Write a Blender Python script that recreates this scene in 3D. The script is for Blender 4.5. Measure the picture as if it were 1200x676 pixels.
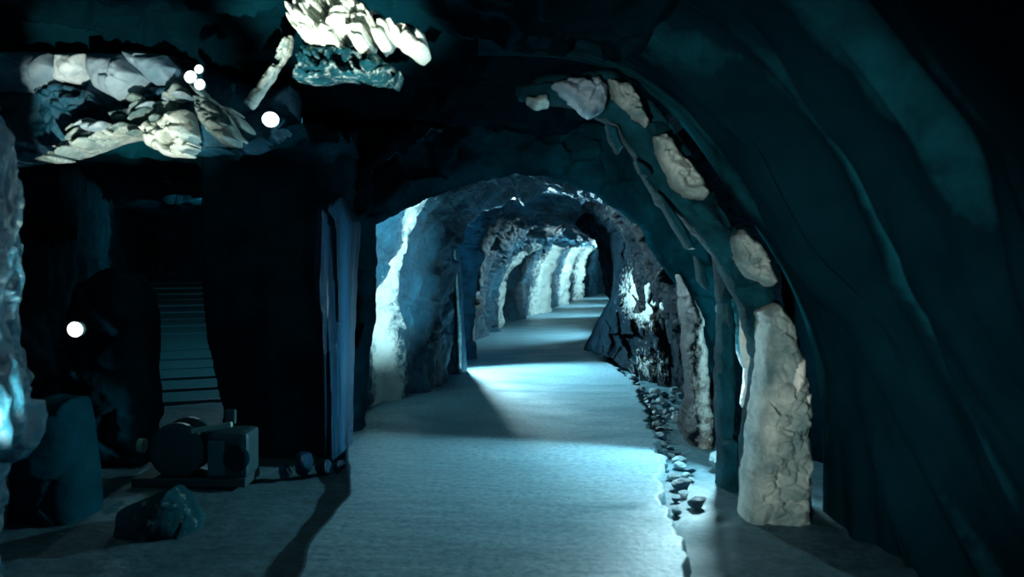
import bpy, bmesh, math, random
import numpy as np
from mathutils import Vector

# ------------------------------------------------------------------ camera, world, exposure
scene = bpy.context.scene
for o in list(bpy.data.objects):
    bpy.data.objects.remove(o, do_unlink=True)
COL = scene.collection
CAM_Z, FPX, CX, HY = 1.5, 1000.0, 600.0, 310.0
cd = bpy.data.cameras.new('camera')
cam = bpy.data.objects.new('camera', cd)
COL.objects.link(cam)
cam.location = (0, 0, CAM_Z)
cam.rotation_euler = (math.pi / 2, 0, 0)
cd.sensor_width = 36.0
cd.lens = 30.0
cd.shift_y = -28.0 / 1200.0
cd.dof.use_dof = True
cd.dof.focus_distance = 9.0
cd.dof.aperture_fstop = 1.6
scene.camera = cam

world = bpy.data.worlds.new('world')
scene.world = world
world.use_nodes = True
world.node_tree.nodes['Background'].inputs[0].default_value = (0.008, 0.085, 0.115, 1)
world.node_tree.nodes['Background'].inputs[1].default_value = 1.7

scene.view_settings.view_transform = 'Standard'
scene.view_settings.look = 'None'
scene.view_settings.gamma = 1
scene.view_settings.use_curve_mapping = False
scene.view_settings.exposure = 0.0

LAMP = (0.52, 0.9, 1.0)
WARM = (0.95, 1.0, 0.86)

# ------------------------------------------------------------------ numpy noise
rng = np.random.RandomState(7)
random.seed(7)


def _h(ix, iy, iz, k):
    n = (ix.astype(np.int64) * 374761393 + iy.astype(np.int64) * 668265263 + iz.astype(np.int64) * 2147483647 + k * 974711) & 0xffffffff
    n = ((n ^ (n >> 13)) * 1274126177) & 0xffffffff
    n = ((n ^ (n >> 16)) * 2246822519) & 0xffffffff
    return ((n ^ (n >> 15)) & 0xffff) / 65535.0


def vnoise(p, seed=0):
    i = np.floor(p)
    f = p - i
    f = f * f * f * (f * (f * 6 - 15) + 10)
    i = i.astype(np.int64)
    r = np.zeros(len(p))
    for dx in (0, 1):
        wx = f[:, 0] if dx else 1 - f[:, 0]
        for dy in (0, 1):
            wy = f[:, 1] if dy else 1 - f[:, 1]
            for dz in (0, 1):
                wz = f[:, 2] if dz else 1 - f[:, 2]
                r += wx * wy * wz * _h(i[:, 0] + dx, i[:, 1] + dy, i[:, 2] + dz, seed)
    return r * 2 - 1


ROT = np.array([[0.36, 0.48, -0.8], [-0.8, 0.6, 0.0], [0.48, 0.64, 0.6]])


def fbm(p, octv=4, seed=0, gain=0.5):
    a, s, r = 1.0, 0.0, np.zeros(len(p))
    q = p @ ROT.T
    for k in range(octv):
        r += a * vnoise(q, seed + k * 17)
        s += a
        a *= gain
        q = (q * 2.03) @ ROT.T
    return r / s


def ridged(p, octv=4, seed=0):
    a, s, r = 1.0, 0.0, np.zeros(len(p))
    q = p @ ROT.T
    for k in range(octv):
        r += a * (1 - 2 * np.abs(vnoise(q, seed + k * 17)))
        s += a
        a *= 0.5
        q = (q * 2.03) @ ROT.T
    return r / s


def facets(p, seed=0):
    """chipped planes: each Voronoi cell is a tilted facet; also returns distance to the cell border"""
    i = np.floor(p).astype(np.int64)
    f1 = np.full(len(p), 9.0)
    f2 = np.full(len(p), 9.0)
    best = np.zeros((len(p), 4))
    for dx in (-1, 0, 1):
        for dy in (-1, 0, 1):
            for dz in (-1, 0, 1):
                c = i + np.array([dx, dy, dz])
                o = np.stack([_h(c[:, 0], c[:, 1], c[:, 2], seed + k) for k in (1, 2, 3)], 1)
                d = p - (c + o)
                m = np.sqrt((d * d).sum(1))
                g = np.stack([_h(c[:, 0], c[:, 1], c[:, 2], seed + k) for k in (4, 5, 6)], 1) * 2 - 1
                hgt = (d * g).sum(1) * 1.3 + _h(c[:, 0], c[:, 1], c[:, 2], seed + 7) * 0.9 - 0.45
                upd = m < f1
                f2 = np.where(upd, f1, np.minimum(f2, m))
                f1 = np.where(upd, m, f1)
                best[:, 0] = np.where(upd, hgt, best[:, 0])
    return best[:, 0], f2 - f1


def px(x, y, d):
    """point at distance d along the tunnel seen at photo pixel x, y"""
    return np.array([(x - CX) / FPX * d, d, CAM_Z - (y - HY) / FPX * d])


# ------------------------------------------------------------------ materials
def rock_material(name, dark, mid, pale, rough=0.42, bump=0.35, scale=6.0, streak=(1, 1, 1), spec=0.5, prange=(0.82, 1.08)):
    m = bpy.data.materials.new(name)
    m.use_nodes = True
    nt = m.node_tree
    N, L = nt.nodes, nt.links
    b = N['Principled BSDF']
    tc = N.new('ShaderNodeNewGeometry')
    mp = N.new('ShaderNodeMapping')
    mp.inputs['Scale'].default_value = streak
    L.new(tc.outputs['Position'], mp.inputs['Vector'])
    n1 = N.new('ShaderNodeTexNoise')
    n1.inputs['Scale'].default_value = scale * 0.5
    n1.inputs['Detail'].default_value = 8
    n1.inputs['Roughness'].default_value = 0.65
    L.new(mp.outputs[0], n1.inputs['Vector'])
    r1 = N.new('ShaderNodeValToRGB')
    r1.color_ramp.elements[0].position = 0.36
    r1.color_ramp.elements[0].color = (*dark, 1)
    r1.color_ramp.elements[1].position = 0.66
    r1.color_ramp.elements[1].color = (*mid, 1)
    L.new(n1.outputs['Fac'], r1.inputs['Fac'])
    at = N.new('ShaderNodeAttribute')
    at.attribute_name = 'pale'
    n2 = N.new('ShaderNodeTexNoise')
    n2.inputs['Scale'].default_value = scale * 2.4
    n2.inputs['Detail'].default_value = 9
    n2.inputs['Roughness'].default_value = 0.68
    L.new(mp.outputs[0], n2.inputs['Vector'])
    ad = N.new('ShaderNodeMath')
    ad.operation = 'ADD'
    L.new(at.outputs['Fac'], ad.inputs[0])
    L.new(n2.outputs['Fac'], ad.inputs[1])
    mr = N.new('ShaderNodeMapRange')
    mr.inputs['From Min'].default_value = prange[0]
    mr.inputs['From Max'].default_value = prange[1]
    L.new(ad.outputs[0], mr.inputs['Value'])
    mx = N.new('ShaderNodeMix')
    mx.data_type = 'RGBA'
    L.new(mr.outputs[0], mx.inputs['Factor'])
    L.new(r1.outputs['Color'], mx.inputs['A'])
    mx.inputs['B'].default_value = (*pale, 1)
    L.new(mx.outputs['Result'], b.inputs['Base Color'])
    rr = N.new('ShaderNodeMapRange')
    rr.inputs['To Min'].default_value = rough - 0.14
    rr.inputs['To Max'].default_value = rough + 0.2
    L.new(n2.outputs['Fac'], rr.inputs['Value'])
    L.new(rr.outputs[0], b.inputs['Roughness'])
    b.inputs['Specular IOR Level'].default_value = spec
    n3 = N.new('ShaderNodeTexNoise')
    n3.inputs['Scale'].default_value = scale * 3
    n3.inputs['Detail'].default_value = 8
    n3.inputs['Roughness'].default_value = 0.7
    L.new(mp.outputs[0], n3.inputs['Vector'])
    bp = N.new('ShaderNodeBump')
    bp.inputs['Strength'].default_value = bump
    bp.inputs['Distance'].default_value = 0.1
    L.new(n3.outputs['Fac'], bp.inputs['Height'])
    L.new(bp.outputs[0], b.inputs['Normal'])
    return m


def plain(name, col, rough=0.5, metal=0.0, emit=0, ecol=(1, 1, 1)):
    m = bpy.data.materials.new(name)
    m.use_nodes = True
    nt = m.node_tree
    b = nt.nodes['Principled BSDF']
    n = nt.nodes.new('ShaderNodeTexNoise')
    n.inputs['Scale'].default_value = 14
    r = nt.nodes.new('ShaderNodeValToRGB')
    r.color_ramp.elements[0].color = (*[c * 0.7 for c in col], 1)
    r.color_ramp.elements[1].color = (*[min(1, c * 1.25) for c in col], 1)
    nt.links.new(n.outputs['Fac'], r.inputs['Fac'])
    nt.links.new(r.outputs['Color'], b.inputs['Base Color'])
    b.inputs['Roughness'].default_value = rough
    b.inputs['Metallic'].default_value = metal
    if emit:
        b.inputs['Emission Color'].default_value = (*ecol, 1)
        b.inputs['Emission Strength'].default_value = emit
    return m


TEALD, TEALM = (0.003, 0.035, 0.06), (0.014, 0.13, 0.21)
PALE = (0.55, 0.68, 0.66)
M = {}
M['rock'] = rock_material('wet_teal_rock', TEALD, TEALM, PALE, rough=0.38, bump=0.5, scale=5)
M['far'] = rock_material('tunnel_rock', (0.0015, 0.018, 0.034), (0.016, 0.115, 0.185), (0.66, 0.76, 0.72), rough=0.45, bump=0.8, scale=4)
M['flute'] = rock_material('fluted_flowstone', (0.0008, 0.01, 0.022), (0.006, 0.11, 0.23), (0.3, 0.5, 0.6), rough=0.3, bump=0.6, scale=9, streak=(2, 2, 0.12), spec=0.3)
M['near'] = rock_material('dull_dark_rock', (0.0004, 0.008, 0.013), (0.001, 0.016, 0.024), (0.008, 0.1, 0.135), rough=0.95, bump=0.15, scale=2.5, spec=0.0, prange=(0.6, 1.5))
M['cream'] = rock_material('cream_rock', (0.08, 0.17, 0.18), (0.44, 0.52, 0.48), (0.68, 0.75, 0.69), rough=0.6, bump=0.45, scale=7)
M['lilac'] = rock_material('grey_lilac_rock', (0.1, 0.2, 0.27), (0.34, 0.45, 0.52), (0.6, 0.7, 0.72), rough=0.6, bump=0.2, scale=4)
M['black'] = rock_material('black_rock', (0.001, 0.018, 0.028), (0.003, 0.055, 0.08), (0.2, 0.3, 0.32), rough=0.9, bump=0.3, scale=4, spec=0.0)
M['slate'] = rock_material('dark_slate', (0.001, 0.02, 0.03), (0.008, 0.085, 0.115), PALE, rough=0.85, bump=0.5, scale=6, spec=0.05)
M['speck'] = rock_material('black_rock_lit_flecks', (0.0005, 0.006, 0.011), (0.002, 0.017, 0.03), (0.72, 0.86, 0.84), rough=0.45, bump=1.0, scale=7, spec=0.06)  # base darkened for shade, pale flecks painted as grazing light
M['metal'] = plain('dull_steel', (0.03, 0.09, 0.11), 0.45, 0.3)
M['palemetal'] = plain('pale_steel', (0.35, 0.55, 0.52), 0.35, 0.2)
M['wood'] = plain('dark_wet_plank', (0.03, 0.15, 0.19), 0.4)
M['glow'] = plain('lamp_glass', (0.9, 0.95, 0.95), 0.3, 0, 3.0, (0.85, 1.0, 0.98))


def floor_material(name, a, b_, rough):
    m = bpy.data.materials.new(name)
    m.use_nodes = True
    nt = m.node_tree
    N, L = nt.nodes, nt.links
    b = N['Principled BSDF']
    g = N.new('ShaderNodeNewGeometry')
    n1 = N.new('ShaderNodeTexNoise')
    n1.inputs['Scale'].default_value = 22
    n1.inputs['Detail'].default_value = 8
    n1.inputs['Roughness'].default_value = 0.7
    L.new(g.outputs['Position'], n1.inputs['Vector'])
    r = N.new('ShaderNodeValToRGB')
    r.color_ramp.elements[0].position = 0.33
    r.color_ramp.elements[1].position = 0.68
    r.color_ramp.elements[0].color = (*a, 1)
    r.color_ramp.elements[1].color = (*b_, 1)
    L.new(n1.outputs['Fac'], r.inputs['Fac'])
    L.new(r.outputs['Color'], b.inputs['Base Color'])
    mp = N.new('ShaderNodeMapping')
    mp.inputs['Scale'].default_value = (0.7, 1.5, 1)
    L.new(g.outputs['Position'], mp.inputs['Vector'])
    n2 = N.new('ShaderNodeTexNoise')
    n2.inputs['Scale'].default_value = 1.6
    n2.inputs['Detail'].default_value = 5
    L.new(mp.outputs[0], n2.inputs['Vector'])
    mr = N.new('ShaderNodeMapRange')
    mr.inputs['From Min'].default_value = 0.28
    mr.inputs['From Max'].default_value = 0.72
    mr.inputs['To Min'].default_value = rough - 0.22
    mr.inputs['To Max'].default_value = rough + 0.15
    L.new(n2.outputs['Fac'], mr.inputs['Value'])
    L.new(mr.outputs[0], b.inputs['Roughness'])
    bp = N.new('ShaderNodeBump')
    bp.inputs['Strength'].default_value = 0.35
    bp.inputs['Distance'].default_value = 0.02
    L.new(n1.outputs['Fac'], bp.inputs['Height'])
    mp2 = N.new('ShaderNodeMapping')
    mp2.inputs['Scale'].default_value = (1.2, 3.6, 1)
    L.new(g.outputs['Position'], mp2.inputs['Vector'])
    n3 = N.new('ShaderNodeTexNoise')
    n3.inputs['Scale'].default_value = 1.8
    n3.inputs['Detail'].default_value = 4
    L.new(mp2.outputs[0], n3.inputs['Vector'])
    bp2 = N.new('ShaderNodeBump')
    bp2.inputs['Strength'].default_value = 0.3
    bp2.inputs['Distance'].default_value = 0.05
    L.new(n3.outputs['Fac'], bp2.inputs['Height'])
    L.new(bp.outputs[0], bp2.inputs['Normal'])
    L.new(bp2.outputs[0], b.inputs['Normal'])
    return m


M['rubble'] = rock_material('pale_rubble', (0.06, 0.17, 0.22), (0.3, 0.48, 0.53), (0.6, 0.75, 0.75), rough=0.5, bump=0.6, scale=8)
M['path'] = floor_material('damp_concrete', (0.07, 0.18, 0.24), (0.25, 0.44, 0.52), 0.5)
M['ground'] = floor_material('gravelly_ground', (0.012, 0.06, 0.085), (0.08, 0.2, 0.25), 0.6)


# ------------------------------------------------------------------ mesh helpers
def mesh_obj(name, verts, faces, mat, parent=None, smooth=True, pale=None):
    me = bpy.data.meshes.new(name)
    me.from_pydata([tuple(v) for v in verts] if not isinstance(verts, np.ndarray) else verts.tolist(), [], faces if isinstance(faces, list) else faces.tolist())
    me.validate()
    me.update()
    if smooth:
        me.polygons.foreach_set('use_smooth', np.ones(len(me.polygons), dtype=bool))
    if pale is not None:
        a = me.attributes.new('pale', 'FLOAT', 'POINT')
        a.data.foreach_set('value', np.asarray(pale, dtype=np.float32))
    me.materials.append(mat)
    o = bpy.data.objects.new(name, me)
    COL.objects.link(o)
    if parent:
        o.parent = parent
    return o


def tag(o, label=None, cat=None, group=None, kind=None):
    if label: o['label'] = label
    if cat: o['category'] = cat
    if group: o['group'] = group
    if kind: o['kind'] = kind
    return o


def empty(name, loc, label, cat, group=None):
    o = bpy.data.objects.new(name, None)
    o.empty_display_size = 0.1
    o.location = loc
    COL.objects.link(o)
    return tag(o, label, cat, group)


def under(child, root):
    child.parent = root
    child.matrix_parent_inverse = root.matrix_basis.inverted() if False else child.matrix_parent_inverse
    child.location = Vector(child.location) - root.location
    return child


def grid_faces(nr, nc, c0=0, c1=None):
    c1 = nc if c1 is None else c1
    r = np.arange(nr - 1)[:, None]
    c = np.arange(c0, c1 - 1)[None, :]
    a = r * nc + c
    return np.stack([a, a + 1, a + nc + 1, a + nc], -1).reshape(-1, 4)


def compact(verts, faces, *attrs):
    u, inv = np.unique(faces, return_inverse=True)
    return (verts[u], inv.reshape(faces.shape)) + tuple(a[u] for a in attrs)


def grid_normals(V):
    du = np.gradient(V, axis=0)
    dv = np.gradient(V, axis=1)
    n = np.cross(du, dv)
    return n / (np.linalg.norm(n, axis=2, keepdims=True) + 1e-9)


def catmull(P, n):
    """P (k, ...) control points -> n samples along axis 0 (centripetal-ish, uniform)"""
    P = np.asarray(P, float)
    k = len(P)
    t = np.linspace(0, k - 1, n)
    i = np.clip(np.floor(t).astype(int), 0, k - 2)
    f = (t - i).reshape((-1,) + (1,) * (P.ndim - 1))
    p0 = P[np.clip(i - 1, 0, k - 1)]
    p1 = P[i]
    p2 = P[i + 1]
    p3 = P[np.clip(i + 2, 0, k - 1)]
    return 0.5 * ((2 * p1) + (-p0 + p2) * f + (2 * p0 - 5 * p1 + 4 * p2 - p3) * f ** 2 + (-p0 + 3 * p1 - 3 * p2 + p3) * f ** 3)


def rock_disp(p, amp=0.12, fac=0.1, fine=0.02, fs=2.2, seed=0, stretch=(1, 1, 1)):
    q = p * np.array(stretch)
    d = amp * fbm(q * 1.1, 4, seed)
    if fac:
        h, e = facets(q * fs + 0.35 * fbm(q * 3, 2, seed + 5)[:, None], seed + 3)
        d = d + fac * h - fac * 0.2 * np.exp(-e * 9) + fac * 0.5 * ridged(q * fs * 0.8, 4, seed + 8)
    if fine:
        d = d + fine * ridged(q * 7, 3, seed + 11)
    return d


def loft(name, rings, nu, nv, mat, flip=False, disp=None, kind=None, label=None, cat=None, pale=None):
    C = np.array(rings, float)
    G = catmull(C, nu)
    G = np.swapaxes(catmull(np.swapaxes(G, 0, 1), nv), 0, 1)
    nrm = grid_normals(G)
    if flip: nrm = -nrm
    V = G.reshape(-1, 3)
    if disp is not None:
        V = V + nrm.reshape(-1, 3) * disp(V)[:, None]
    f = grid_faces(nu, nv)
    if flip: f = f[:, ::-1]
    o = mesh_obj(name, V, f, mat, pale=(pale(V) if pale is not None else np.zeros(len(V))))
    return tag(o, label, cat, None, kind)


def poly_dist(P, poly):
    """signed distance (inside positive) of 2-D points to a polygon"""
    poly = np.asarray(poly, float)
    n = len(poly)
    d = np.full(len(P), 1e9)
    inside = np.zeros(len(P), bool)
    for i in range(n):
        a, b = poly[i], poly[(i + 1) % n]
        e = b - a
        w = P - a
        t = np.clip((w @ e) / (e @ e + 1e-9), 0, 1)
        q = w - t[:, None] * e
        d = np.minimum(d, np.sqrt((q * q).sum(1)))
        c = ((a[1] > P[:, 1]) != (b[1] > P[:, 1])) & (P[:, 0] < (b[0] - a[0]) * (P[:, 1] - a[1]) / (b[1] - a[1] + 1e-12) + a[0])
        inside ^= c
    return np.where(inside, d, -d)


def relief(name, outline, d, T, mat, parent=None, step=2.0, tilt=(0, 0), round_px=None, amp=0.03, fac=0.04, fine=0.012,
           fs=6, seed=0, rag=3.0, back=0.15, pale=0.0, stretch=(1, 1, 1), cracks=0.0, holes=0.0, hs=16.0):
    """a solid lump of rock whose face has the given outline; it stands at distance d, T thick, with a closed back"""
    ol = np.asarray(outline, float)
    x0, y0 = ol.min(0) - 4
    x1, y1 = ol.max(0) + 4
    nx, ny = int((x1 - x0) / step) + 2, int((y1 - y0) / step) + 2
    X, Y = np.meshgrid(np.linspace(x0, x1, nx), np.linspace(y0, y1, ny))
    P = np.stack([X.ravel(), Y.ravel()], 1)
    c = ol.mean(0)
    q3 = np.stack([P[:, 0] / 24, P[:, 1] / 24, np.full(len(P), seed * 3.7)], 1)
    sd = poly_dist(P, ol) + rag * fbm(q3, 4, seed + 40)
    if holes:
        qh = np.stack([P[:, 0] / hs, P[:, 1] / hs + P[:, 0] / hs * 0.4, np.full(len(P), seed * 1.3)], 1)
        sd = np.minimum(sd, (holes - np.abs(fbm(qh, 4, seed + 60)) * 0 - fbm(qh, 4, seed + 60)) * 40)
    rp = round_px or max(6.0, sd.max() * 0.8)
    t = np.clip(sd / rp, 0, 1)
    prof = np.sqrt(np.clip(1 - (1 - t) ** 2, 0, 1))
    dep = d + tilt[0] * (P[:, 0] - c[0]) + tilt[1] * (P[:, 1] - c[1])
    base = np.stack([(P[:, 0] - CX) / FPX * dep, dep, CAM_Z - (P[:, 1] - HY) / FPX * dep], 1)
    dd = rock_disp(base, amp, fac, fine, fs, seed, stretch)
    if cracks:
        h, e = facets(base * np.array([7, 7, 9]) + 0.5 * fbm(base * 6, 2, seed)[:, None], seed + 71)
        dd = dd - cracks * np.exp(-e * 7)
    front = base.copy()
    front[:, 1] -= T * prof + dd * (0.25 + 0.75 * t)
    backv = base.copy()
    backv[:, 1] += 0.01 + back * prof
    ok = (sd > 0).reshape(ny, nx)
    cell = ok[:-1, :-1] & ok[1:, :-1] & ok[:-1, 1:] & ok[1:, 1:]
    idx = np.arange(nx * ny).reshape(ny, nx)
    a, b, cc, e = idx[:-1, :-1][cell], idx[:-1, 1:][cell], idx[1:, 1:][cell], idx[1:, :-1][cell]
    ff = np.stack([a, e, cc, b], 1)
    n = nx * ny
    fb = np.stack([a, b, cc, e], 1) + n
    edges = {}
    for f in ff:
        for k in range(4):
            edges[(f[k], f[(k + 1) % 4])] = 1
    side = [(u, v) for (u, v) in edges if (v, u) not in edges]
    fs_ = np.array([[v, u, u + n, v + n] for (u, v) in side])
    F = np.concatenate([ff, fb, fs_])
    V = np.concatenate([front, backv])
    pl = np.full(len(V), pale) if not callable(pale) else np.concatenate([pale(P)] * 2)
    V, F, pl = compact(V, F, pl)
    return mesh_obj(name, V, F, mat, parent, pale=pl)


def boulder(name, loc, size, mat, seed=0, parent=None, sub=4, ncut=9, rot=0.0, amp=0.05):
    bm = bmesh.new()
    bmesh.ops.create_icosphere(bm, subdivisions=sub, radius=1.0)
    V = np.array([v.co[:] for v in bm.verts])
    F = [[v.index for v in f.verts] for f in bm.faces]
    bm.free()
    r = np.random.RandomState(seed)
    for _ in range(ncut):
        n = r.normal(size=3)
        n /= np.linalg.norm(n)
        o = r.uniform(0.55, 0.85)
        s = np.maximum(0, V @ n - o)
        V = V - s[:, None] * n
    V = V * (1 + amp * fbm(V * 2.5 + seed, 4, seed))[:, None]
    V = V * np.array(size) * 0.5 / 0.8
    c, s = math.cos(rot), math.sin(rot)
    V = V @ np.array([[c, s, 0], [-s, c, 0], [0, 0, 1]])
    V[:, 2] -= V[:, 2].min()
    o = mesh_obj(name, V, F, mat, parent, smooth=sub > 2, pale=np.zeros(len(V)))
    o.location = loc
    return o


def box_bm(bm, c, s, rot=None, bev=0.0):
    r = bmesh.ops.create_cube(bm, size=1.0)
    vs = r['verts']
    bmesh.ops.scale(bm, vec=s, verts=vs)
    if bev:
        es = list({e for v in vs for e in v.link_edges})
        rr = bmesh.ops.bevel(bm, geom=es, offset=bev, segments=2, affect='EDGES', profile=0.6)
        vs = list({v for v in rr['verts']} | {v for v in vs if v.is_valid})
    if rot is not None:
        bmesh.ops.rotate(bm, cent=(0, 0, 0), matrix=rot, verts=vs)
    bmesh.ops.translate(bm, vec=c, verts=vs)
    return vs


def lathe(bm, prof, axis='Z', seg=20, c=(0, 0, 0)):
    rings = []
    for r, z in prof:
        ring = []
        for k in range(seg):
            a = 2 * math.pi * k / seg
            p = (r * math.cos(a), r * math.sin(a), z)
            if axis == 'Y': p = (p[0], p[2], p[1])
            if axis == 'X': p = (p[2], p[0], p[1])
            ring.append(bm.verts.new((p[0] + c[0], p[1] + c[1], p[2] + c[2])))
        rings.append(ring)
    for i in range(len(rings) - 1):
        for k in range(seg):
            bm.faces.new([rings[i][k], rings[i][(k + 1) % seg], rings[i + 1][(k + 1) % seg], rings[i + 1][k]])
    bm.faces.new(rings[0])
    bm.faces.new(rings[-1])


def bm_obj(name, bm, mat, parent=None, smooth=False):
    bmesh.ops.recalc_face_normals(bm, faces=bm.faces)
    me = bpy.data.meshes.new(name)
    bm.to_mesh(me)
    bm.free()
    me.materials.append(mat)
    if smooth:
        me.polygons.foreach_set('use_smooth', np.ones(len(me.polygons), dtype=bool))
    o = bpy.data.objects.new(name, me)
    COL.objects.link(o)
    if parent: o.parent = parent
    return o


# ------------------------------------------------------------------ the main tunnel
XL = np.array([(6.3, -1.3), (7.0, -1.62), (8.2, -1.6), (8.7, -1.46), (9.4, -1.3), (10.4, -1.0), (11.0, -0.9), (11.5, -1.5), (12.7, -1.5),
               (13.2, -0.66), (14.2, -0.8), (16, -0.78), (18, -0.5), (19.4, -0.25), (19.9, -0.55), (21.2, -0.5), (22.6, 0.1), (24, 0.35),
               (26.4, 1.18), (27.0, 0.85), (28.6, 1.0), (31.6, 2.1), (32.3, 1.7), (34.4, 2.1), (37.8, 3.1), (38.6, 2.8), (42, 3.6), (46, 4.9), (52, 8.0)])
XR = np.array([(5.9, 2.4), (6.9, 2.3), (7.3, 1.8), (7.7, 2.1), (9.2, 2.25), (10.2, 2.05), (11.2, 1.75), (13, 1.7), (14.6, 1.6),
               (15.4, 2.2), (17.5, 2.8), (20, 3.0), (23.5, 3.3), (27.6, 3.6), (28.6, 4.0), (33, 4.6), (39, 5.6), (44, 6.6), (49, 8.6), (52, 10)])
HT = np.array([(5.9, 2.85), (8, 2.8), (9.6, 2.62), (10.6, 2.42), (11.3, 2.7), (13.5, 2.55), (15, 2.4), (16.5, 2.12), (19.6, 2.08), (20.4, 2.35), (25.6, 2.3),
               (26.4, 2.15), (27.4, 2.4), (31.5, 2.25), (32.5, 2.5), (37.8, 2.4), (39, 2.6), (52, 2.6)])


def main_tunnel():
    nu, nv = 520, 330
    y = np.exp(np.linspace(math.log(6.9), math.log(50), nu))
    xl, xr, h = (np.interp(y, T[:, 0], T[:, 1]) for T in (XL, XR, HT))
    t = np.linspace(math.pi, 0, nv)
    # more samples on the walls than a plain angle gives
    cs = np.sign(np.cos(t)) * np.abs(np.cos(t)) ** 0.62
    sn = np.abs(np.sin(t)) ** 0.72
    xc, w = (xl + xr) / 2, (xr - xl) / 2
    V = np.zeros((nu, nv, 3))
    V[:, :, 0] = xc[:, None] + w[:, None] * cs[None]
    V[:, :, 1] = y[:, None]
    V[:, :, 2] = -0.12 + (h[:, None] + 0.12) * sn[None]
    n = grid_normals(V)
    cen = np.stack([xc, y, np.full(nu, 1.2)], 1)[:, None, :]
    s = np.sign(((cen - V) * n).sum(2, keepdims=True))
    n = n * s
    p = V.reshape(-1, 3)
    big = 0.16 * fbm(p * np.array([0.9, 0.9, 0.6]), 4, 2)
    fa, e = facets(p * np.array([1.7, 1.7, 1.1]) + 0.4 * fbm(p * 2, 2, 9)[:, None], 21)
    fb, e2 = facets(p * np.array([4.5, 4.5, 3.0]) + 0.3 * fbm(p * 5, 2, 19)[:, None], 33)
    fine = 0.025 * ridged(p * np.array([6, 6, 2.5]), 4, 13)
    D = big + 0.09 * fa - 0.03 * np.exp(-e * 8) + 0.035 * fb - 0.008 * np.exp(-e2 * 8) + 1.8 * fine + 0.1 * ridged(p * np.array([2.4, 2.4, 0.8]), 4, 91)
    p2 = p + n.reshape(-1, 3) * D[:, None]
    # pale bands painting lamplight into the colour of the left wall's ribs
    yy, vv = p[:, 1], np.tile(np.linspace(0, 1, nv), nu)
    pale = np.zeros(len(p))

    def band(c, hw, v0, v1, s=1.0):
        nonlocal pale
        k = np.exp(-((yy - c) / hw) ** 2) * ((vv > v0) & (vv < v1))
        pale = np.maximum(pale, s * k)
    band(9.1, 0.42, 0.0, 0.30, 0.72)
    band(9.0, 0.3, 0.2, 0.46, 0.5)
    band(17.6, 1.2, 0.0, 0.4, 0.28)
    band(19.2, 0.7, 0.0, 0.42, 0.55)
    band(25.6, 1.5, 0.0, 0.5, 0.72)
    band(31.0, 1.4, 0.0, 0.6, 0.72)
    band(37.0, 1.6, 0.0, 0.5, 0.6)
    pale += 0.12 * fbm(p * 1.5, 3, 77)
    a, b = int(nv * 0.36), int(nv * 0.64)
    for name, c0, c1 in (('wall_left', 0, a + 1), ('ceiling', a, b + 1), ('wall_right', b, nv)):
        f = grid_faces(nu, nv, c0, c1)
        v, f, pl = compact(p2, f, pale)
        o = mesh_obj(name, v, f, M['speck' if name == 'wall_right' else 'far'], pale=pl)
        lab = {'wall_left': 'ribbed left rock wall of the lit tunnel, curving right', 'ceiling': 'low arched rock roof of the tunnel',
               'wall_right': 'dark rock wall along the right of the tunnel'}[name]
        tag(o, lab, 'rock ceiling' if name == 'ceiling' else 'rock wall', kind='structure')
    # the far bend closes the view
    rows = []
    for k in range(40):
        z = -0.2 + 3.4 * k / 39
        rows.append([(2.5 + 8.5 * j / 59, 48.5 + 0.6 * math.sin(j * 0.25), z) for j in range(60)])
    G = np.array(rows)
    V = G.reshape(-1, 3)
    V[:, 1] -= 0.8 * fbm(V * 0.7, 4, 5)
    tag(mesh_obj('wall_end', V, grid_faces(40, 60), M['far'], pale=np.zeros(len(V))), 'rock face where the tunnel bends out of sight', 'rock wall', kind='structure')


main_tunnel()


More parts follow.
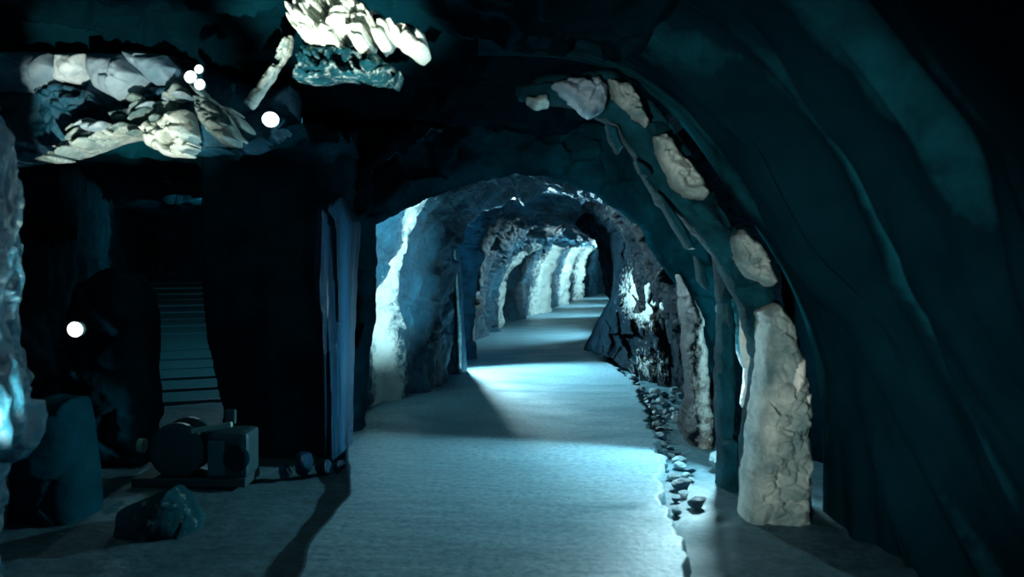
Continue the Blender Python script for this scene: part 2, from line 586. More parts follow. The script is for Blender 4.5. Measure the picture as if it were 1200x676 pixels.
# ------------------------------------------------------------------ floor and path
def floor_and_path():
    nu, nv = 220, 160
    y = np.exp(np.linspace(math.log(0.8), math.log(51), nu))
    V = np.zeros((nu, nv, 3))
    xc = np.interp(y, XL[:, 0], (XL[:, 1])) * 0.5 + np.interp(y, XR[:, 0], XR[:, 1]) * 0.5
    xc = np.where(y < 8, xc * (y / 8) ** 2 - 0.8 * (1 - np.clip(y / 8, 0, 1)), xc)
    w = np.interp(y, [0, 8, 15, 50], [5.5, 5.0, 3, 3.5])
    V[:, :, 0] = xc[:, None] + w[:, None] * np.linspace(-1, 1, nv)[None]
    V[:, :, 1] = y[:, None]
    p = V.reshape(-1, 3)
    p[:, 2] = -0.035 + 0.035 * fbm(p * 1.6, 4, 3) + 0.012 * ridged(p * 7, 3, 8)
    tag(mesh_obj('floor', p, grid_faces(nu, nv)[:, ::-1], M['ground'], pale=np.zeros(len(p))), 'dark gravelly ground beside the path', 'ground', kind='structure')
    # concrete walkway, 5 cm proud, with a crumbled right edge
    L = np.array([(1.0, -1.0), (5.4, -1.05), (7, -1.35), (8.3, -1.5), (9.9, -1.3), (12.3, -0.95), (16, -0.8), (20, -0.6), (23.4, 0.2), (28.8, 1.4), (36, 2.8), (50, 7)])
    Rr = np.array([(1.0, 0.7), (4.5, 0.86), (5.6, 0.99), (6.6, 1.12), (8.3, 1.34), (10.7, 1.52), (13, 1.45), (15, 1.42), (17.6, 1.6), (21.4, 2.1), (28, 3.1), (37.5, 4.6), (50, 8.5)])
    nu, nv = 420, 90
    y = np.exp(np.linspace(math.log(1.0), math.log(48), nu))
    xl = np.interp(y, L[:, 0], L[:, 1]) + 0.03 * vnoise(np.stack([y * 2, y * 0, y * 0], 1), 4)
    q = np.stack([y * 3.1, y * 0, y * 0 + 9], 1)
    xr = np.interp(y, Rr[:, 0], Rr[:, 1]) + 0.07 * fbm(q, 4, 4) + 0.035 * vnoise(q * 4, 6)
    s = np.linspace(0, 1, nv)
    X = xl[:, None] + (xr - xl)[:, None] * s[None]
    Y = np.repeat(y[:, None], nv, 1)
    Z = np.full_like(X, 0.045)
    P = np.stack([X, Y, Z], 2).reshape(-1, 3)
    P[:, 2] += 0.008 * fbm(P * np.array([1.2, 2.2, 1]), 3, 15) + 0.004 * fbm(P * np.array([3, 9, 1]), 3, 16)
    G = P.reshape(nu, nv, 3)
    skirtL = G[:, :1].copy(); skirtL[:, :, 2] = -0.12
    skirtR = G[:, -1:].copy(); skirtR[:, :, 2] = -0.12; skirtR[:, :, 0] += 0.03
    G = np.concatenate([skirtL, G, skirtR], 1)
    tag(mesh_obj('path', G.reshape(-1, 3), grid_faces(nu, nv + 2)[:, ::-1], M['path'], pale=np.zeros(nu * (nv + 2))),
        'damp blue-grey concrete walkway winding down the tunnel', 'path', kind='structure')


floor_and_path()


# ------------------------------------------------------------------ near right wall and near roof
def near_right():
    def ring(pts, d, dz=0):
        return [px(x, y, d + (dz * k / (len(pts) - 1))) for k, (x, y) in enumerate(pts)]
    rings = [
        ring([(560, 40), (730, 60), (840, 120), (890, 200), (905, 330), (905, 450), (905, 560), (905, 600)], 7.15),
        ring([(560, -20), (760, 20), (900, 100), (960, 200), (975, 330), (975, 450), (975, 620), (975, 680)], 6.4),
        ring([(560, 60), (700, 70), (800, 130), (880, 230), (935, 330), (965, 450), (975, 620), (975, 680)], 5.75),
        ring([(560, 40), (700, 70), (790, 130), (862, 240), (925, 330), (960, 440), (965, 640), (965, 700)], 5.2),
        ring([(560, 0), (720, 50), (830, 150), (905, 255), (965, 350), (1010, 440), (1015, 640), (1015, 720)], 4.9, -0.3),
        ring([(560, -60), (735, 40), (835, 150), (905, 260), (950, 330), (1017, 410), (1110, 640), (1150, 760)], 4.3, -0.5),
        ring([(570, -120), (800, 0), (930, 130), (1005, 270), (1040, 350), (1085, 430), (1175, 640), (1215, 800)], 4.1, -0.6),
        ring([(580, -180), (850, -20), (985, 170), (1035, 270), (1065, 330), (1130, 430), (1225, 640), (1265, 850)], 3.5, -0.6),
        ring([(600, -260), (920, -60), (1080, 120), (1130, 260), (1165, 350), (1215, 430), (1310, 640), (1350, 900)], 3.2, -0.6),
        ring([(620, -400), (1000, -120), (1160, 120), (1230, 260), (1260, 350), (1315, 430), (1410, 640), (1450, 1000)], 2.6, -0.4),
        ring([(700, -800), (1200, -300), (1450, 50), (1520, 260), (1540, 350), (1560, 430), (1580, 740), (1580, 1300)], 1.7, 0),
        [np.array(q) for q in ((0.5, 0.3, 3.4), (1.2, 0.3, 3.2), (1.7, 0.3, 2.6), (1.9, 0.3, 2.0), (1.95, 0.3, 1.5), (1.95, 0.3, 1.1), (2.0, 0.3, 0.4), (2.0, 0.3, -0.2))],
        [np.array(q) for q in ((0.5, -2.5, 3.6), (1.4, -2.5, 3.4), (2.0, -2.5, 2.8), (2.2, -2.5, 2.0), (2.2, -2.5, 1.5), (2.2, -2.5, 1.1), (2.2, -2.5, 0.4), (2.2, -2.5, -0.2))],
    ]

    def dsp(p):
        # long slanting strata, flattening out towards the arch
        q = strata(p)
        k = 0.2 + 0.8 * np.clip((5.3 - p[:, 1]) / 0.8, 0, 1)
        return k * (0.16 * fbm(q, 3, 31) + 0.1 * ridged(q * 1.3, 2, 35) + 0.05 * fbm(p * 1.3, 3, 37))

    def strata(p):
        rd, ad = np.array([0.515, -0.242, -0.823]), np.array([0.125, 0.94, -0.2])
        return np.stack([(p @ ad) * 2.6, (p @ rd) * 0.45, p[:, 0] * 0.3], 1)
    loft('wall_right_front', rings, 260, 200, M['near'], disp=dsp, pale=lambda p: -0.05 + 1.7 * fbm(strata(p) * np.array([1.2, 1, 1]) + 5, 3, 39), kind='structure', label='dark blurred rock wall with slanting ridges at the near right', cat='rock wall')  # pale streaks paint lit ridges into the wall's colour


near_right()


def near_roof():
    xs = np.linspace(-3.6, 1.6, 9)
    rings = []
    for y, z in ((7.4, 2.66), (6.6, 2.68), (5.9, 2.78), (5.4, 2.9), (4.9, 2.72), (4.2, 2.66), (3.6, 2.72), (2.6, 2.85), (1.2, 3.1), (-2.5, 3.5)):
        r = []
        for x in xs:
            dz = 0.0
            if x < -1.8 and y > 5.2: dz = 0.25
            if x < -1.8 and y < 4.6: dz = -0.12
            dz += 0.55 * math.exp(-((x + 1.25) / 0.75) ** 2) * math.exp(-((y - 4.3) / 1.3) ** 2)
            r.append((x, y, z + dz + 0.03 * x + (0.45 if x < -1.8 and y < 5.2 else 0)))
        rings.append(r)
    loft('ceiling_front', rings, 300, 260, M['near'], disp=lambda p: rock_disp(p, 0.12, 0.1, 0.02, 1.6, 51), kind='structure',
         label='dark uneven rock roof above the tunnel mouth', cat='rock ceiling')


near_roof()


def left_front():
    rings = []
    prof = [(-0.2, 0.0), (0.35, -0.06), (0.8, 0.12), (1.25, 0.04), (1.7, 0.03), (2.1, 0.0), (2.4, -0.3), (2.9, -1.2)]
    for y, x in ((4.75, -3.3), (4.55, -2.82), (4.25, -2.52), (3.8, -2.36), (3.2, -2.3), (2.4, -2.3), (1.2, -2.35), (-2.5, -2.5)):
        rings.append([(x + dx, y, z) for z, dx in prof])
    loft('wall_left_front', rings, 200, 220, M['rock'], flip=True, disp=lambda p: rock_disp(p, 0.1, 0.05, 0.05, 4.0, 61, (1, 1, 0.55)), kind='structure',
         label='rough blue-lit rock wall at the near left edge', cat='rock wall', pale=lambda p: 0.2 + 0.3 * fbm(p * 1.4, 3, 63))


left_front()


# side passage on the left: black rock chamber behind the lintel
def side_passage():
    # far and left walls as one curved face
    pts = [(-3.0, 4.6), (-3.5, 5.2), (-3.75, 6.2), (-3.9, 7.5), (-4.6, 9.5), (-5.6, 12), (-6.2, 15.5), (-5.4, 16.5), (-4.2, 15.5), (-3.3, 12.5), (-2.6, 9.5), (-2.15, 7.5), (-1.85, 6.9)]
    rings = [[(x, y, z) for z in (-0.3, 0.4, 1.0, 1.6, 2.2, 2.8)] for x, y in pts]
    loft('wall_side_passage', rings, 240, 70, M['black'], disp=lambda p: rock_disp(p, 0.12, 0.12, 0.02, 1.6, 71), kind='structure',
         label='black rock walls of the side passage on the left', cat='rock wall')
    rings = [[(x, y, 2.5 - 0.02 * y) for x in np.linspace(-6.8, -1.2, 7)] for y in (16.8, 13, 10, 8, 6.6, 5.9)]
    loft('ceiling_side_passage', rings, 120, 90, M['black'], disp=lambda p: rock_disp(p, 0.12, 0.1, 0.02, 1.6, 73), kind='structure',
         label='black rock roof of the side passage', cat='rock ceiling')


side_passage()

# ------------------------------------------------------------------ rock masses that stand out
# lintel over the side passage
lin = empty('rock_lintel', px(150, 185, 5.9), 'overhanging rock lintel of lilac and cream blocks above the side passage', 'rock')


def rp(root, *a, **k):
    o = relief(*a, **k)
    o.location = -root.location
    o.parent = root
    return o


rp(lin, 'core', [(-60, 60), (210, 62), (250, 80), (300, 105), (345, 100), (345, 160), (290, 178), (230, 180), (180, 176), (150, 150), (120, 160), (60, 186), (-60, 200)],
   6.0, 0.16, M['rock'], round_px=30, seed=101, amp=0.06, fac=0.08, fs=4, back=0.6)
for k, (ol, d, T, mt, kw) in enumerate([
    ([(-50, 64), (66, 62), (74, 84), (60, 98), (40, 108), (10, 104), (-50, 112)], 5.7, 0.16, 'lilac', {}),
    ([(70, 65), (106, 63), (104, 84), (88, 98), (66, 94)], 5.7, 0.14, 'lilac', {'pale': 0.5}),
    ([(108, 64), (150, 66), (178, 92), (164, 112), (140, 118), (116, 104), (108, 86)], 5.66, 0.2, 'lilac', {}),
    ([(146, 62), (200, 66), (216, 84), (210, 104), (184, 100), (160, 82)], 5.68, 0.18, 'lilac', {}),
    ([(40, 104), (70, 98), (112, 108), (120, 124), (90, 134), (56, 128)], 5.76, 0.14, 'rock', {'pale': 0.2}),
    ([(166, 104), (208, 104), (220, 118), (200, 128), (172, 122)], 5.76, 0.14, 'rock', {'pale': 0.2}),
    ([(165, 150), (190, 132), (222, 128), (226, 150), (228, 172), (222, 184), (195, 183), (176, 172)], 5.62, 0.2, 'cream', {'pale': 0.6}),
    ([(230, 112), (246, 114), (262, 132), (274, 152), (276, 172), (262, 170), (246, 155), (236, 140)], 5.66, 0.18, 'cream', {'pale': 0.3}),
    ([(40, 190), (75, 168), (100, 160), (130, 146), (165, 148), (165, 160), (130, 164), (100, 174), (72, 188)], 5.66, 0.14, 'cream', {'pale': 0.4}),
    ([(78, 152), (100, 138), (128, 148), (120, 156), (100, 150), (84, 160)], 5.62, 0.12, 'cream', {'pale': 0.2}),
    ([(126, 132), (150, 130), (175, 124), (205, 116), (200, 130), (170, 140), (140, 146)], 5.68, 0.12, 'cream', {}),
]):
    rp(lin, 'rock_block', ol, d, T, M[mt], seed=110 + k, step=1.5, amp=0.02, fac=0.04, fine=0.015 if mt == 'lilac' else 0.02,
       fs=5 if mt == 'lilac' else 9, rag=2.0, cracks=0 if mt == 'lilac' else 0.1, back=0.3, holes=0 if mt == 'lilac' else 0.28, hs=14, **kw)

rs = np.random.RandomState(12)
for k in range(26):
    cx_ = rs.uniform(70, 285)
    cy_ = np.interp(cx_, [60, 120, 165, 230, 290], [172, 150, 132, 112, 140]) + rs.normal(0, 9)
    a_ = math.radians(rs.uniform(-50, -10) if cx_ < 215 else rs.uniform(25, 65))
    l_, w_ = rs.uniform(7, 17), rs.uniform(2.5, 5)
    ux_, uy_ = math.cos(a_), math.sin(a_)
    ol = [(cx_ + ux_ * l_ * q + -uy_ * w_ * t, cy_ + uy_ * l_ * q + ux_ * w_ * t) for q, t in ((-1, 0.1), (-0.4, -0.9), (0.5, -1), (1, 0.0), (0.4, 0.9), (-0.5, 0.8))]
    rp(lin, 'rock_shard', ol, 5.6 - rs.uniform(0, 0.12), 0.07, M['cream' if k % 4 else 'lilac'], seed=300 + k, step=1.2, rag=1.5, amp=0.01, fac=0.02, fs=10, back=0.25, round_px=4, pale=0.3)
# bright hanging rock at the top
hang = empty('hanging_rock', px(420, 60, 5.2), 'craggy white rock hanging from the roof at the top, deeply cracked', 'rock')
rp(hang, 'bright_face', [(338, -30), (470, -30), (492, 20), (505, 62), (488, 70), (462, 48), (440, 58), (408, 60), (372, 48), (345, 44), (340, 14)],
   5.0, 0.26, M['cream'], seed=131, step=1.5, cracks=0.22, amp=0.05, fac=0.1, fs=7, fine=0.04, pale=0.6, back=0.4, rag=6, holes=0.08, hs=15, round_px=12)
rp(hang, 'lower_wedge', [(352, 52), (400, 56), (440, 62), (470, 84), (462, 98), (430, 92), (380, 90), (340, 94), (345, 80)],
   5.15, 0.14, M['slate'], seed=132, step=1.2, amp=0.05, fac=0.12, fs=8, fine=0.04, pale=0.3, back=0.4, rag=5, cracks=0.12, holes=0.3, hs=14)
slab = tag(relief('leaning_slab', [(286, 122), (302, 100), (320, 74), (330, 46), (342, 42), (338, 62), (324, 84), (310, 106), (294, 128)], 5.3, 0.06, M['cream'],
                  seed=135, step=0.9, rag=3.5, fac=0.05, fs=14, fine=0.02, back=0.1, pale=0.4, holes=0.3, hs=8), 'narrow pale slab leaning up towards the hanging white rock', 'rock')

# dark pillar with fluted right flank
pil = empty('rock_pillar', px(325, 550, 6.25), 'wide black rock pillar with shiny fluted flank beside the tunnel', 'rock')
rp(pil, 'pillar_core', [(236, 170), (420, 150), (414, 300), (408, 420), (412, 560), (330, 572), (262, 560), (262, 480), (244, 400), (236, 300)],
   6.9, 0.18, M['black'], seed=141, step=2.5, round_px=60, amp=0.05, fac=0.03, fs=3, rag=2, back=0.6, stretch=(1, 1, 0.2))
rp(pil, 'fluted_flank', [(374, 240), (404, 230), (420, 260), (416, 330), (412, 420), (410, 545), (382, 550), (378, 430), (370, 330)],
   6.75, 0.26, M['flute'], seed=142, step=1.2, rag=1.5, amp=0.03, fac=0.05, fs=12, fine=0.03, stretch=(1, 1, 0.06), back=0.4, tilt=(0.006, 0))

# slender column at the end of the lit left face
colm = empty('rock_column', px(534, 440, 11.4), 'slender dark rock column with a painted lit edge, left of the far bend', 'rock')
rp(colm, 'shaft', [(516, 262), (536, 262), (540, 300), (544, 380), (548, 430), (546, 446), (512, 452), (514, 380), (508, 320)], 11.6, 0.3, M['rock'],
   seed=151, step=1.0, rag=1, amp=0.03, fac=0.06, stretch=(1, 1, 0.3), back=0.2)
rp(colm, 'painted_lit_edge', [(529, 284), (533, 286), (537, 330), (541, 390), (541, 432), (536, 432), (535, 380), (532, 330)], 11.34, 0.1, M['cream'],
   seed=152, step=0.7, rag=0.6, amp=0.01, fac=0.02, round_px=3, pale=0.4, back=0.2)  # light along the column's edge, painted as a cream strip
rp(colm, 'cap_stone', [(518, 266), (540, 264), (538, 274), (531, 288), (524, 284)], 11.3, 0.12, M['cream'], seed=153, step=0.7, rag=0.6, round_px=6, back=0.25)

# cream arch on the right
arch = empty('rock_arch', px(905, 600, 5.25), 'rock arch of cream blocks curving down the right side to a cream pillar', 'rock arch')
rp(arch, 'arch_core', [(600, 100), (640, 88), (720, 84), (765, 120), (800, 165), (850, 250), (890, 310), (930, 380), (948, 470), (948, 640), (868, 640), (872, 500), (884, 420),
                       (868, 360), (838, 300), (800, 260), (770, 240), (745, 190), (720, 150), (680, 128), (640, 122), (606, 118)],
   5.35, 0.14, M['slate'], seed=161, step=2, round_px=24, amp=0.05, fac=0.08, fs=5, back=0.28, rag=4)
for k, (ol, d, mt, pl) in enumerate([
    ([(646, 104), (668, 92), (700, 92), (712, 104), (708, 130), (690, 140), (668, 122)], 5.24, 'lilac', 0.1),
    ([(618, 118), (640, 112), (644, 124), (628, 128)], 5.28, 'cream', 0.0),
    ([(712, 96), (738, 98), (752, 122), (762, 144), (756, 154), (734, 138), (718, 120)], 5.2, 'cream', 0.0),
    ([(762, 160), (778, 160), (800, 184), (820, 206), (830, 228), (822, 236), (800, 232), (784, 218), (768, 192)], 5.2, 'cream', 0.0),
    ([(856, 278), (868, 268), (886, 284), (900, 312), (906, 330), (896, 338), (874, 326), (860, 308)], 5.2, 'cream', 0.25),
    ([(886, 366), (906, 356), (924, 376), (936, 410), (944, 470), (946, 640), (868, 640), (872, 540), (878, 480), (890, 430)], 5.18, 'cream', -0.1),
]):
    rp(arch, 'cream_block', ol, d, 0.16 if k < 5 else 0.22, M[mt], seed=170 + k, step=1.3, amp=0.03, fac=0.03 if k == 5 else 0.045, fs=11, fine=0.015 if k == 5 else 0.025, rag=5, pale=pl, back=0.2, cracks=0.03, round_px=10 if k < 5 else 16)
for k, ol in enumerate([[(710, 146), (722, 150), (730, 172), (724, 180), (714, 164)], [(742, 186), (760, 196), (764, 208), (750, 204)],
                        [(764, 218), (776, 230), (800, 262), (814, 292), (806, 292), (786, 262)], [(838, 240), (848, 250), (858, 268), (850, 268)], [(812, 292), (824, 312), (830, 340), (820, 330)]]):
    rp(arch, 'pale_sliver', ol, 5.2, 0.08, M['slate'], seed=185 + k, step=1, rag=2, amp=0.01, fac=0.02, back=0.15, pale=0.12)
rp(arch, 'light_leak_chip', [(928, 424), (942, 420), (942, 446), (932, 462), (924, 450)], 5.02, 0.08, M['cream'], seed=181, step=1, rag=1, pale=0.7, amp=0.01, fac=0.01, back=0.2)  # chips coloured white for light leaking past the pillar
rp(arch, 'light_leak_chip', [(938, 460), (950, 460), (948, 474), (940, 472)], 5.05, 0.06, M['cream'], seed=182, step=1, rag=0.6, pale=0.7, amp=0.01, fac=0.01, back=0.2)

# dark post of rock inside the arch
tag(relief('rock_post', [(832, 290), (850, 300), (858, 380), (860, 470), (868, 560), (868, 610), (836, 612), (840, 540), (837, 460), (840, 400), (840, 350)], 5.95, 0.16, M['slate'],
           seed=191, step=1.4, rag=4, fac=0.08, fs=6, fine=0.03, back=0.1, stretch=(1, 1, 0.5)), 'narrow dark blue rock post just left of the cream pillar', 'rock')

tag(relief('gap_rock', [(850, 348), (874, 350), (890, 400), (888, 440), (880, 492), (868, 474), (872, 432), (858, 402)], 6.1, 0.08, M['cream'], seed=192, step=1.2, rag=3, fac=0.03,
           fs=9, back=0.08, pale=0.8), 'ragged rock, painted white as lamplit, in the gap between the rock post and the cream pillar', 'rock')  # white colour stands in for lamplight on the rock
# dark rib arching over the path in front of the lit part
tag(relief('rock_rib', [(404, 520), (404, 300), (396, 200), (420, 120), (600, 90), (800, 130), (860, 330), (866, 440), (834, 440), (812, 372), (792, 336), (772, 306), (750, 264), (700, 228), (640, 206), (600, 204),
                        (560, 212), (500, 234), (438, 262), (440, 330), (436, 400), (428, 460), (428, 520)], 7.6, 0.25, M['black'], seed=193, step=2, round_px=20, rag=5,
           amp=0.06, fac=0.08, fs=4, back=0.3), 'black rock rib arching over the path before the lit bend', 'rock')
# right-hand outcrops further in, their lamplit patches painted pale
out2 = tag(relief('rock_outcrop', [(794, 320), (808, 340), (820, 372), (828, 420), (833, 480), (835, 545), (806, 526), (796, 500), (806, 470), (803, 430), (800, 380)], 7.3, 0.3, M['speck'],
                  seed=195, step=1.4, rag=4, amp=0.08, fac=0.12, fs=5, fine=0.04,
                  pale=lambda P: 0.0 + 0.6 * np.exp(-((P[:, 0] - 817) / 11) ** 2) * (P[:, 1] > 350), back=0.4), 'ragged wet outcrop with lamplight painted white behind the rock post', 'rock')
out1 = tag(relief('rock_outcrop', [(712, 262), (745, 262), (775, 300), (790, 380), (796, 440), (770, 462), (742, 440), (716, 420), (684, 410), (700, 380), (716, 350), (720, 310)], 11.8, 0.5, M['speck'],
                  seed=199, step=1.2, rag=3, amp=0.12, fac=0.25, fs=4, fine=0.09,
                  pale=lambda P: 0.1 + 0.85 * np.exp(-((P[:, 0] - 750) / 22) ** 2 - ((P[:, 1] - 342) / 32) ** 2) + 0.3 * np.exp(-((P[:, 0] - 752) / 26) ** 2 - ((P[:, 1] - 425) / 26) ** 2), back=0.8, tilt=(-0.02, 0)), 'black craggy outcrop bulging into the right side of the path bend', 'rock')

# ------------------------------------------------------------------ loose rocks
b1 = relief('boulder', [(142, 596), (172, 584), (201, 571), (216, 586), (232, 612), (240, 655), (132, 655)], 4.9, 0.22, M['slate'], seed=205, step=1.5, fac=0.05, fs=5, back=0.35, round_px=40, rag=2, pale=0.25)
tag(b1, 'pointed wet boulder on the ground in front of the machine', 'boulder')
b2 = relief('boulder', [(24, 474), (58, 462), (90, 466), (98, 500), (106, 560), (108, 620), (18, 620)], 5.2, 0.25, M['black'], seed=206, step=2, fac=0.05, fs=4, back=0.35, round_px=36, rag=2)
tag(b2, 'black flat-topped boulder by the near left wall', 'boulder')
b3 = relief('boulder', [(96, 332), (130, 312), (160, 318), (178, 345), (182, 480), (178, 545), (60, 545), (50, 470), (80, 420)], 6.6, 0.3, M['black'], seed=207, step=2, fac=0.1, fs=4, back=0.4, round_px=40, rag=6)
tag(b3, 'tall black boulder left of the plank ramp', 'boulder')
for k, (x, d, s) in enumerate([(334, 6.1, 0.09), (356, 6.15, 0.11), (379, 6.2, 0.1), (398, 6.25, 0.08)]):
    b = boulder('stone', (px(x, 0, d)[0], d, -0.03), (s, s, s * (1.6 if k == 1 else 1.0)), M['flute'], 20 + k, sub=3)
    tag(b, ['wet dark stone, leftmost at the foot of the fluted pillar', 'upright shiny stone at the foot of the fluted pillar',
            'rounded shiny stone right of the upright one by the pillar', 'small wet stone at the path edge by the pillar'][k], 'stone', 'stones at the pillar foot')
r = np.random.RandomState(3)
protos = [boulder('rubble_stone', (0, 0, -20), (1, 1, 0.7), M['rubble' if k % 3 else 'far'], 40 + k, sub=2, ncut=10) for k in range(5)]
spots = []
while len(spots) < 70:
    y = r.uniform(5.2, 11.5)
    xr = np.interp(y, [4.5, 5.6, 6.6, 8.3, 10.7, 13], [0.92, 1.04, 1.16, 1.38, 1.55, 1.5])
    x = xr + abs(r.normal(0, 0.16)) * (1.0 if y > 6 else 0.7)
    sz = r.uniform(0.06, 0.17) * (1.2 if x > xr + 0.2 else 0.8)
    if not (5.6 < y < 6.3 and x > 1.3) and not (y > 10.2 and x > 1.6) and not (6.6 < y < 7.7 and x > 1.32) and all(math.hypot(x - a, y - b) > 0.8 * (sz + c) for a, b, c in spots):
        spots.append((x, y, sz))
for k, (x, y, s) in enumerate(spots):
    src = protos[k % 5]
    o = src if k < 5 else src.copy()
    if k >= 5: COL.objects.link(o)
    o.location = (x, y, -0.03)
    o.scale = (s, s * r.uniform(0.8, 1.2), s)
    o.rotation_euler = (0, 0, r.uniform(0, 6.28))
    tag(o, 'small broken stone in the rubble along the right path edge', 'stone', 'rubble along the path')

# ------------------------------------------------------------------ ramp of planks in the side passage
ramp = empty('plank_ramp', (px(228, 0, 9.4)[0], 9.4, 0), 'dark wet plank ramp climbing away in the side passage', 'ramp')
a0, a1 = np.array([-3.55, 9.5, 0.02]), np.array([-5.75, 14.4, 1.2])
ux = np.array([0.95, 0.31, 0.0])
npl = 16
prev = None
for k in range(npl):
    c = a0 + (a1 - a0) * (k / (npl - 1))
    bm = bmesh.new()
    sl = math.atan2(a1[2] - a0[2], np.linalg.norm((a1 - a0)[:2]))
    yaw = math.atan2((a1 - a0)[1], (a1 - a0)[0]) - math.pi / 2
    from mathutils import Matrix
    if prev is None:
        box_bm(bm, (0, 0, 0), (0.95, 0.3, 0.05), Matrix.Rotation(yaw, 3, 'Z') @ Matrix.Rotation(sl, 3, 'X'), 0.008)
        o = bm_obj('plank', bm, M['wood'], ramp)
        prev = o
    else:
        bm.free()
        o = prev.copy(); COL.objects.link(o)
    o.location = Vector(c) - ramp.location + Vector((0, 0, 0.006 * (k % 3)))

# ------------------------------------------------------------------ old machine on the ground
mc = px(240, 545, 6.0)
mach = empty('machine', (mc[0], 6.0, -0.02), 'old dark steel machine with drum, boxy housing and pale lever', 'machine')
bm = bmesh.new(); box_bm(bm, (-0.05, 0, 0.03), (0.78, 0.36, 0.06), bev=0.01); bm_obj('base', bm, M['metal'], mach)
bm = bmesh.new(); lathe(bm, [(0.15, -0.14), (0.19, -0.13), (0.19, -0.09), (0.13, -0.08), (0.13, 0.08), (0.19, 0.09), (0.19, 0.13), (0.15, 0.14)], 'Y', 28, (-0.15, 0, 0.24)); bm_obj('drum', bm, M['metal'], mach, False)
bm = bmesh.new(); box_bm(bm, (0.21, -0.02, 0.21), (0.28, 0.3, 0.32), bev=0.04); hs = bm_obj('housing', bm, M['metal'], mach)
bm = bmesh.new(); box_bm(bm, (0.145, -0.18, 0.2), (0.12, 0.02, 0.24), bev=0.012); bm_obj('cover_plate', bm, M['wood'], mach)
bm = bmesh.new(); lathe(bm, [(0.07, -0.02), (0.09, -0.01), (0.09, 0.01), (0.05, 0.02)], 'Y', 20, (0.28, -0.18, 0.2)); bm_obj('dial', bm, M['black'], mach)
bm = bmesh.new(); box_bm(bm, (0.1, -0.14, 0.4), (0.28, 0.04, 0.035), Matrix.Rotation(-0.16, 3, 'Y'), 0.008); bm_obj('lever', bm, M['palemetal'], mach)
bm = bmesh.new(); box_bm(bm, (0.2, -0.05, 0.46), (0.07, 0.05, 0.1), None, 0.01); bm_obj('bracket', bm, M['metal'], mach)
bm = bmesh.new(); lathe(bm, [(0.02, -0.03), (0.05, -0.02), (0.05, 0.02), (0.02, 0.03)], 'X', 16, (-0.42, -0.05, 0.26)); bm_obj('shaft_end', bm, M['palemetal'], mach)


# ------------------------------------------------------------------ lamps
def lamp(name, loc, label, energy, color=LAMP, size=0.06, aim=None, spot=None, r=0.05, glow=True, blend=0.4, group=None, sx=1.0, tilt=0.0):
    root = empty(name, loc, label, 'lamp', group)
    bm = bmesh.new(); lathe(bm, [(r * 0.8, r * 1.3), (r * 1.05, r * 1.2), (r * 1.05, r * 0.8), (r * 0.6, r * 0.7)], 'Y', 16); bm_obj('mount', bm, M['metal'], root, False)
    if glow:
        bm = bmesh.new()
        bmesh.ops.create_icosphere(bm, subdivisions=3, radius=r)
        bmesh.ops.scale(bm, vec=(sx, 1, 1.12), verts=bm.verts)
        bmesh.ops.rotate(bm, cent=(0, 0, 0), matrix=Matrix.Rotation(tilt, 3, 'Y'), verts=bm.verts)
        bm_obj('glass', bm, M['glow'], root, True)
    if energy:
        ld = bpy.data.lights.new(name + '_light', 'SPOT' if aim is not None else 'POINT')
        ld.energy = energy
        ld.color = color
        ld.shadow_soft_size = size
        lo = bpy.data.objects.new(name + '_light', ld)
        COL.objects.link(lo)
        lo.parent = root
        if aim is not None:
            ld.spot_size = math.radians(spot)
            ld.spot_blend = blend
            dirv = Vector(aim) - Vector(loc)
            lo.rotation_euler = dirv.to_track_quat('-Z', 'Y').to_euler()
            lo.location = dirv.normalized() * (r * 1.4)
        else:
            lo.location = (-r * 1.8 if loc[0] > 0 else r * 1.8, -r, 0)
    return root


# visible small lights on the left rock
lamp('small_lamp', px(88, 386, 5.3), 'egg-shaped glowing white lamp low on the dark left rock', 0, r=0.043, tilt=-0.4)
lamp('small_lamp', px(317, 140, 5.45), 'glowing white lamp right of the cream lintel blocks', 0, r=0.043, sx=1.25, tilt=0.2)
for k, (x, y, rr) in enumerate([(223, 90, 0.034), (233, 81, 0.024), (234, 99, 0.03)]):
    lamp('small_lamp', px(x, y, 5.3), ['left one of three small glowing lamps clustered above the cream blocks', 'uppermost of three small glowing lamps above the cream blocks',
                                       'lowest of three small glowing lamps above the cream blocks'][k], 0, r=rr, tilt=0.5, group='lamp cluster')

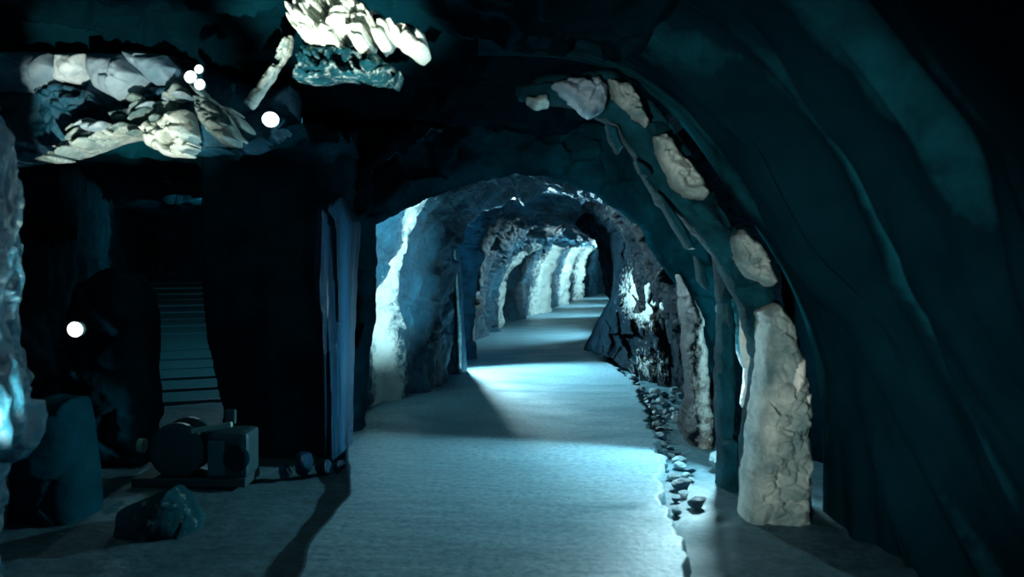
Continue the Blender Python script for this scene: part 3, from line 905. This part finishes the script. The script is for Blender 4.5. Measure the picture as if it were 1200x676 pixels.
# lamps in the alcoves, hidden behind the outcrops
lamp('wall_lamp', (1.67, 6.75, 1.15), 'lower wall lamp in the alcove behind the narrow rock post', 330, aim=(-0.2, 4.9, 0.2), spot=116, r=0.05, blend=0.3)
lamp('wall_lamp', (1.75, 6.55, 1.7), 'upper wall lamp in the alcove behind the narrow rock post', 2200, aim=(-1.35, 9.1, 1.5), spot=33, r=0.06, blend=0.7)
lamp('wall_lamp', (1.85, 6.6, 0.9), 'added fill bulb low in the alcove behind the narrow rock post', 16, r=0.04)  # fill bulb put in to light the outcrop's near face
lamp('wall_lamp', (-0.9, 12.3, 1.8), 'wall lamp in the left alcove behind the slender column', 1500, aim=(1.4, 9.6, 0.2), spot=120, r=0.06, blend=0.5)
lamp('wall_lamp', (2.2, 17.3, 1.6), 'wall lamp past the black craggy outcrop', 420, aim=(-0.6, 18, 1.1), spot=140, r=0.06)
lamp('wall_lamp', (2.75, 23.6, 1.8), 'wall lamp deep in the tunnel before the bend', 480, aim=(0.9, 25.5, 1.1), spot=140, r=0.06)
lamp('wall_lamp', (3.4, 29.3, 1.8), 'wall lamp at the tunnel bend', 420, aim=(1.9, 31, 1.2), spot=150, r=0.06)
lamp('wall_lamp', (4.6, 36, 1.8), 'wall lamp past the tunnel bend', 300, aim=(3, 37.5, 1.2), spot=150, r=0.06)
lamp('wall_lamp', (5.6, 41.5, 1.9), 'farthest wall lamp at the end of the tunnel', 260, aim=(4.3, 47, 1.2), spot=120, r=0.06)
lamp('passage_fill', (-3.2, 10.2, 2.15), 'added dim fill light under the roof of the side passage', 40, (0.5, 0.9, 1.0), r=0.05, glow=False)  # fill added to lift the black of the side passage
# unseen spots added around the camera to light the rock
lamp('added_spot', (-1.75, 2.9, 0.35), 'added off-frame spot aimed at the lintel', 1100, WARM, 0.04, px(125, 122, 5.7), 30, glow=False, blend=0.8)
lamp('added_spot', (-0.9, 2.2, 0.3), 'added off-frame spot aimed at the hanging rock', 3200, WARM, 0.04, px(395, 30, 5.0), 22, glow=False, blend=0.8)
lamp('added_spot', (-1.0, -0.6, 0.7), 'added spot behind the camera aimed at the cream arch', 1300, (0.95, 1.0, 0.93), 0.04, px(880, 340, 5.2), 44, glow=False, blend=1.0)
lamp('added_spot', (-1.4, 2.0, 0.4), 'added off-frame spot aimed at the near left wall', 170, (0.75, 0.9, 1.0), 0.04, (-2.75, 3.8, 1.15), 34, glow=False, blend=1.0)
